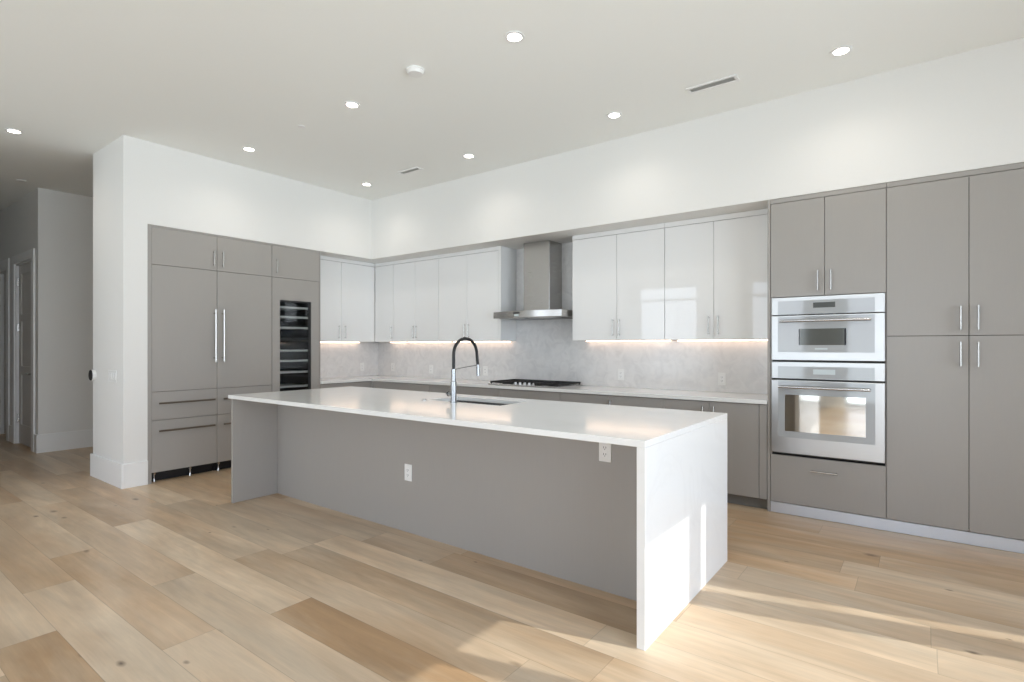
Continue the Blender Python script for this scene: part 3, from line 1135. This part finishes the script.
# sink
t = thing('undermount_sink', 'stainless undermount sink let into the island worktop', 'sink', (3.25, -1.6, .70))
bm = bmesh.new()
x0, x1, y0, y1 = SX0 - .004, SX1 + .004, SY0 - .004, SY1 + .004
zb, zt, th = .665, TZ - TH - .001, .003
box(bm, x0 - th, x1 + th, y0 - th, y1 + th, zb - th, zb)
box(bm, x0 - th, x0, y0, y1, zb, zt)
box(bm, x1, x1 + th, y0, y1, zb, zt)
box(bm, x0 - th, x1 + th, y0 - th, y0, zb, zt)
box(bm, x0 - th, x1 + th, y1, y1 + th, zb, zt)
obj('basin', bm, M['steel'], t)
bm = bmesh.new()
cyl(bm, (3.25, -1.6, zb + .0005), (3.25, -1.6, zb + .004), .045, seg=24)
obj('drain', bm, M['chrome'], t)

# faucet
FX, FY = 3.215, -1.822
t = thing('kitchen_faucet', 'chrome kitchen faucet with black hose arc on the island', 'faucet', (FX, FY, TZ))
bm = bmesh.new()
cyl(bm, (FX, FY, TZ), (FX, FY, TZ + .006), .028, seg=28)
cyl(bm, (FX, FY, TZ + .006), (FX, FY, TZ + .155), .0215, seg=28)
cyl(bm, (FX, FY, TZ + .155), (FX, FY, TZ + .16), .0215, .0165, seg=28)
cyl(bm, (FX, FY, TZ + .16), (FX, FY, 1.162), .0165, .0155, seg=28)
obj('body', bm, M['chrome'], t, smooth=True)
pts = []
zc = 1.265
ry, rz = .130, .120
pts.append((FX, FY, 1.160))
pts.append((FX, FY, 1.20))
for i in range(0, 19):
    a = math.pi * i / 18
    pts.append((FX, FY + ry - ry * math.cos(a), zc + rz * math.sin(a)))
pts.append((FX, FY + 2 * ry + .006, 1.215))
pts.append((FX, FY + 2 * ry + .012, 1.183))
obj('hose', tube(bmesh.new(), pts, .0115), M['black'], t, smooth=True, label='black rubber hose arc')
bm = bmesh.new()
e = Vector(pts[-1])
tube(bm, [e + Vector((0, 0, .004)), e + Vector((0, .002, -.03)), e + Vector((0, .004, -.082))], [.0125, .0135, .015])
obj('spray_head', bm, M['chrome'], t, smooth=True)
bm = bmesh.new()
tube(bm, [(FX, FY + .012, 1.158), (FX, FY + .14, 1.172), (FX, FY + 2 * ry, 1.182)], .0035)
obj('docking_arm', bm, M['chrome'], t, smooth=True)
bm = bmesh.new()
cyl(bm, (FX - .018, FY, TZ + .064), (FX - .050, FY, TZ + .064), .015, .015, seg=20)
cyl(bm, (FX - .050, FY, TZ + .064), (FX - .066, FY, TZ + .064), .020, .014, seg=20)
tube(bm, [(FX - .046, FY, TZ + .072), (FX - .052, FY + .02, TZ + .10), (FX - .056, FY + .03, TZ + .125)], .004)
obj('lever', bm, M['chrome'], t, smooth=True)
bm = bmesh.new()
cyl(bm, (2.905, -1.815, TZ), (2.905, -1.815, TZ + .004), .022, seg=24)
cyl(bm, (2.905, -1.815, TZ + .004), (2.905, -1.815, TZ + .012), .014, seg=24)
solo('air_switch_button', bm, M['nickel'], 'small round metal button on the island left of the faucet', 'button', smooth=True)


# ------------------------------------------------------------------ outlets and switches
def outlet(label, cx, cz, plane, face):
    """face 'y': on a wall facing -y at y=plane; 'x': facing +x at x=plane"""
    if face == 'y':
        loc = (cx, plane, cz)
        f = lambda u, w, d: (cx + u, plane - d, cz + w)
    else:
        loc = (plane, cx, cz)
        f = lambda u, w, d: (plane + d, cx + u, cz + w)

    def bx(bm, u0, u1, w0, w1, d0, d1, bev=0.0):
        a, c = f(u0, w0, d0), f(u1, w1, d1)
        box(bm, a[0], c[0], a[1], c[1], a[2], c[2], bev=bev)
    t = thing('wall_outlet', label, 'outlet', loc)
    bm = bmesh.new(); bx(bm, -.0365, .0365, -.059, .059, .0008, .0065, bev=.002)
    obj('cover_plate', bm, M['whiteplast'], t)
    bm = bmesh.new(); bx(bm, -.017, .017, -.034, .034, .0065, .008, bev=.0005)
    r = obj('receptacle', bm, M['trim'], t)
    bm = bmesh.new()
    for w in (-.018, .018):
        bx(bm, -.008, -.0055, w - .004, w + .006, .008, .0086)
        bx(bm, .0055, .008, w - .004, w + .006, .008, .0086)
        bx(bm, -.002, .002, w - .011, w - .007, .008, .0086)
    obj('slots', bm, M['slot'], r)
    return t


outlet('white outlet on the backsplash closest to the room corner, back wall', -.244, 1.022, .581, 'y')
outlet('white outlet on the backsplash left of the faucet hose', .545, 1.010, .581, 'y')
outlet('white outlet on the backsplash between faucet and cooktop', 1.516, 1.014, .581, 'y')
outlet('white outlet on the backsplash right of the cooktop', 3.388, 1.026, .581, 'y')
outlet('white outlet on the backsplash near the oven cabinet', 4.430, 1.017, .581, 'y')
outlet('white outlet on the left-wall backsplash beside the corner', .287, 1.025, -.581, 'x')
outlet('white outlet in the middle of the grey island panel', 3.024, .428, PY, 'y')
outlet('white outlet tucked under the island worktop near the waterfall end', 4.580, .762, PY, 'y')

t = thing('light_switch', 'white multi-gang light switch plate on the end of the white column', 'switch', (-.27, -2.866, 1.04))
obj('cover_plate', B(-.385, -.165, -2.8725, -2.8668, .982, 1.098, bev=.002), M['whiteplast'], t)
for i in range(4):
    cx = -.354 + i * .0525
    obj('rocker', B(cx - .0165, cx + .0165, -2.8765, -2.8727, 1.007, 1.073, bev=.001), M['trim'], t)

t = thing('thermostat', 'round black-faced thermostat on the white column edge facing the hall', 'thermostat', (-.79, -2.866, 1.034))
bm = bmesh.new()
cyl(bm, (-.785, -2.8668, 1.034), (-.785, -2.900, 1.034), .052, .056, seg=40)
obj('base', bm, M['whiteplast'], t, smooth=True)
bm = bmesh.new()
cyl(bm, (-.785, -2.900, 1.034), (-.785, -2.906, 1.034), .055, .052, seg=40)
obj('screen', bm, M['black'], t, smooth=True)


# ------------------------------------------------------------------ ceiling fittings
def downlight(x, y, label, group='recessed ceiling lights in rows'):
    t = thing('ceiling_light', label, 'ceiling light', (x, y, H), group)
    bm = bmesh.new()
    seg = 36
    ri, ro, z0, z1 = .045, .064, H - .006, H - .0008
    ring = [[bm.verts.new((x + r * math.cos(2 * math.pi * k / seg), y + r * math.sin(2 * math.pi * k / seg), z)) for k in range(seg)]
            for r, z in ((ri, z0), (ro, z0), (ro, z1), (ri, z1))]
    for a in range(4):
        for k in range(seg):
            bm.faces.new((ring[a][k], ring[a][(k + 1) % seg], ring[(a + 1) % 4][(k + 1) % seg], ring[(a + 1) % 4][k]))
    bmesh.ops.recalc_face_normals(bm, faces=bm.faces)
    obj('trim_ring', bm, M['trim'], t, smooth=True)
    bm = bmesh.new()
    cyl(bm, (x, y, H - .0055), (x, y, H - .001), .0445, seg=36)
    obj('lens', bm, M['lamp'], t, label='glowing white lens')
    d = bpy.data.lights.new('downlight_beam', 'SPOT')
    d.energy = SPOT_POWER
    d.color = (1.0, .93, .84)
    d.spot_size = math.radians(150)
    d.spot_blend = 1.0
    d.shadow_soft_size = .06
    o = bpy.data.objects.new('downlight_beam', d)
    COL.objects.link(o)
    o.parent = t
    o.location = (0, 0, -.03)
    return t


downlight(.55, -.515, 'recessed ceiling light nearest the room corner where the two cabinet walls meet')
downlight(2.20, -.510, 'recessed ceiling light in front of the range hood, second in the back row')
downlight(3.85, -.510, 'recessed ceiling light third along the back-wall row, above the white cabinets')
downlight(5.515, -.52, 'recessed ceiling light farthest right, above the tall pantry cabinets')
downlight(.576, -1.976, 'recessed ceiling light in the front row just right of the white column')
downlight(2.235, -1.980, 'recessed ceiling light in the middle of the front row over the island')
downlight(3.876, -1.964, 'recessed ceiling light at top centre, between smoke detector and right-hand vent')
downlight(-.692, -3.503, 'recessed ceiling light at far left in front of the hallway')

t = thing('smoke_detector', 'round white smoke detector on the ceiling over the island', 'smoke detector', (3.061, -2.053, H))
bm = bmesh.new()
cyl(bm, (3.061, -2.053, H - .001), (3.061, -2.053, H - .012), .066, .068, seg=36)
cyl(bm, (3.061, -2.053, H - .012), (3.061, -2.053, H - .032), .062, .050, seg=36)
obj('housing', bm, M['whiteplast'], t, smooth=True)
bm = bmesh.new()
cyl(bm, (1.505, -1.974, H - .001), (1.505, -1.974, H - .006), .036, .034, seg=28)
solo('sprinkler_cap', bm, M['trim'], 'small flat white sprinkler cap on the ceiling between two front-row lights', 'sprinkler', smooth=True)
bm = bmesh.new()
cyl(bm, (-2.60, -3.08, H - .001), (-2.60, -3.08, H - .012), .05, .04, seg=28)
solo('sprinkler_cap', bm, M['whiteplast'], 'small flat sprinkler cap on the hallway ceiling at far left', 'sprinkler', smooth=True)


def vent(x0, x1, y0, y1, label):
    t = thing('ceiling_vent', label, 'vent', ((x0 + x1) / 2, (y0 + y1) / 2, H))
    bm = bmesh.new()
    z0, z1 = H - .009, H - .001
    w = .022
    box(bm, x0, x1, y0, y0 + w, z0, z1, bev=.001); box(bm, x0, x1, y1 - w, y1, z0, z1, bev=.001)
    box(bm, x0, x0 + w, y0 + w, y1 - w, z0, z1); box(bm, x1 - w, x1, y0 + w, y1 - w, z0, z1)
    obj('frame', bm, M['trim'], t)
    obj('backing', B(x0 + w, x1 - w, y0 + w, y1 - w, H - .003, H - .001), M['shelf'], t)
    bm = bmesh.new()
    n = 4
    for i in range(n):
        yy = y0 + w + (y1 - y0 - 2 * w) * (i + .5) / n
        r = .006
        vs = [bm.verts.new(p) for p in ((x0 + w, yy - r, z0), (x1 - w, yy - r, z0), (x1 - w, yy + r, H - .004), (x0 + w, yy + r, H - .004),
                                        (x0 + w, yy - r + .002, z0), (x1 - w, yy - r + .002, z0), (x1 - w, yy + r + .002, H - .004), (x0 + w, yy + r + .002, H - .004))]
        for q in ((0, 1, 2, 3), (7, 6, 5, 4), (0, 4, 5, 1), (3, 2, 6, 7), (0, 3, 7, 4), (1, 5, 6, 2)):
            bm.faces.new([vs[k] for k in q])
    bmesh.ops.recalc_face_normals(bm, faces=bm.faces)
    obj('louvre', bm, M['trim'], t)


vent(4.50, 4.87, -.62, -.51, 'white slotted ceiling vent between the two right-hand lights')
vent(1.20, 1.52, -.60, -.50, 'white slotted ceiling vent near the room corner, above the white cabinets')
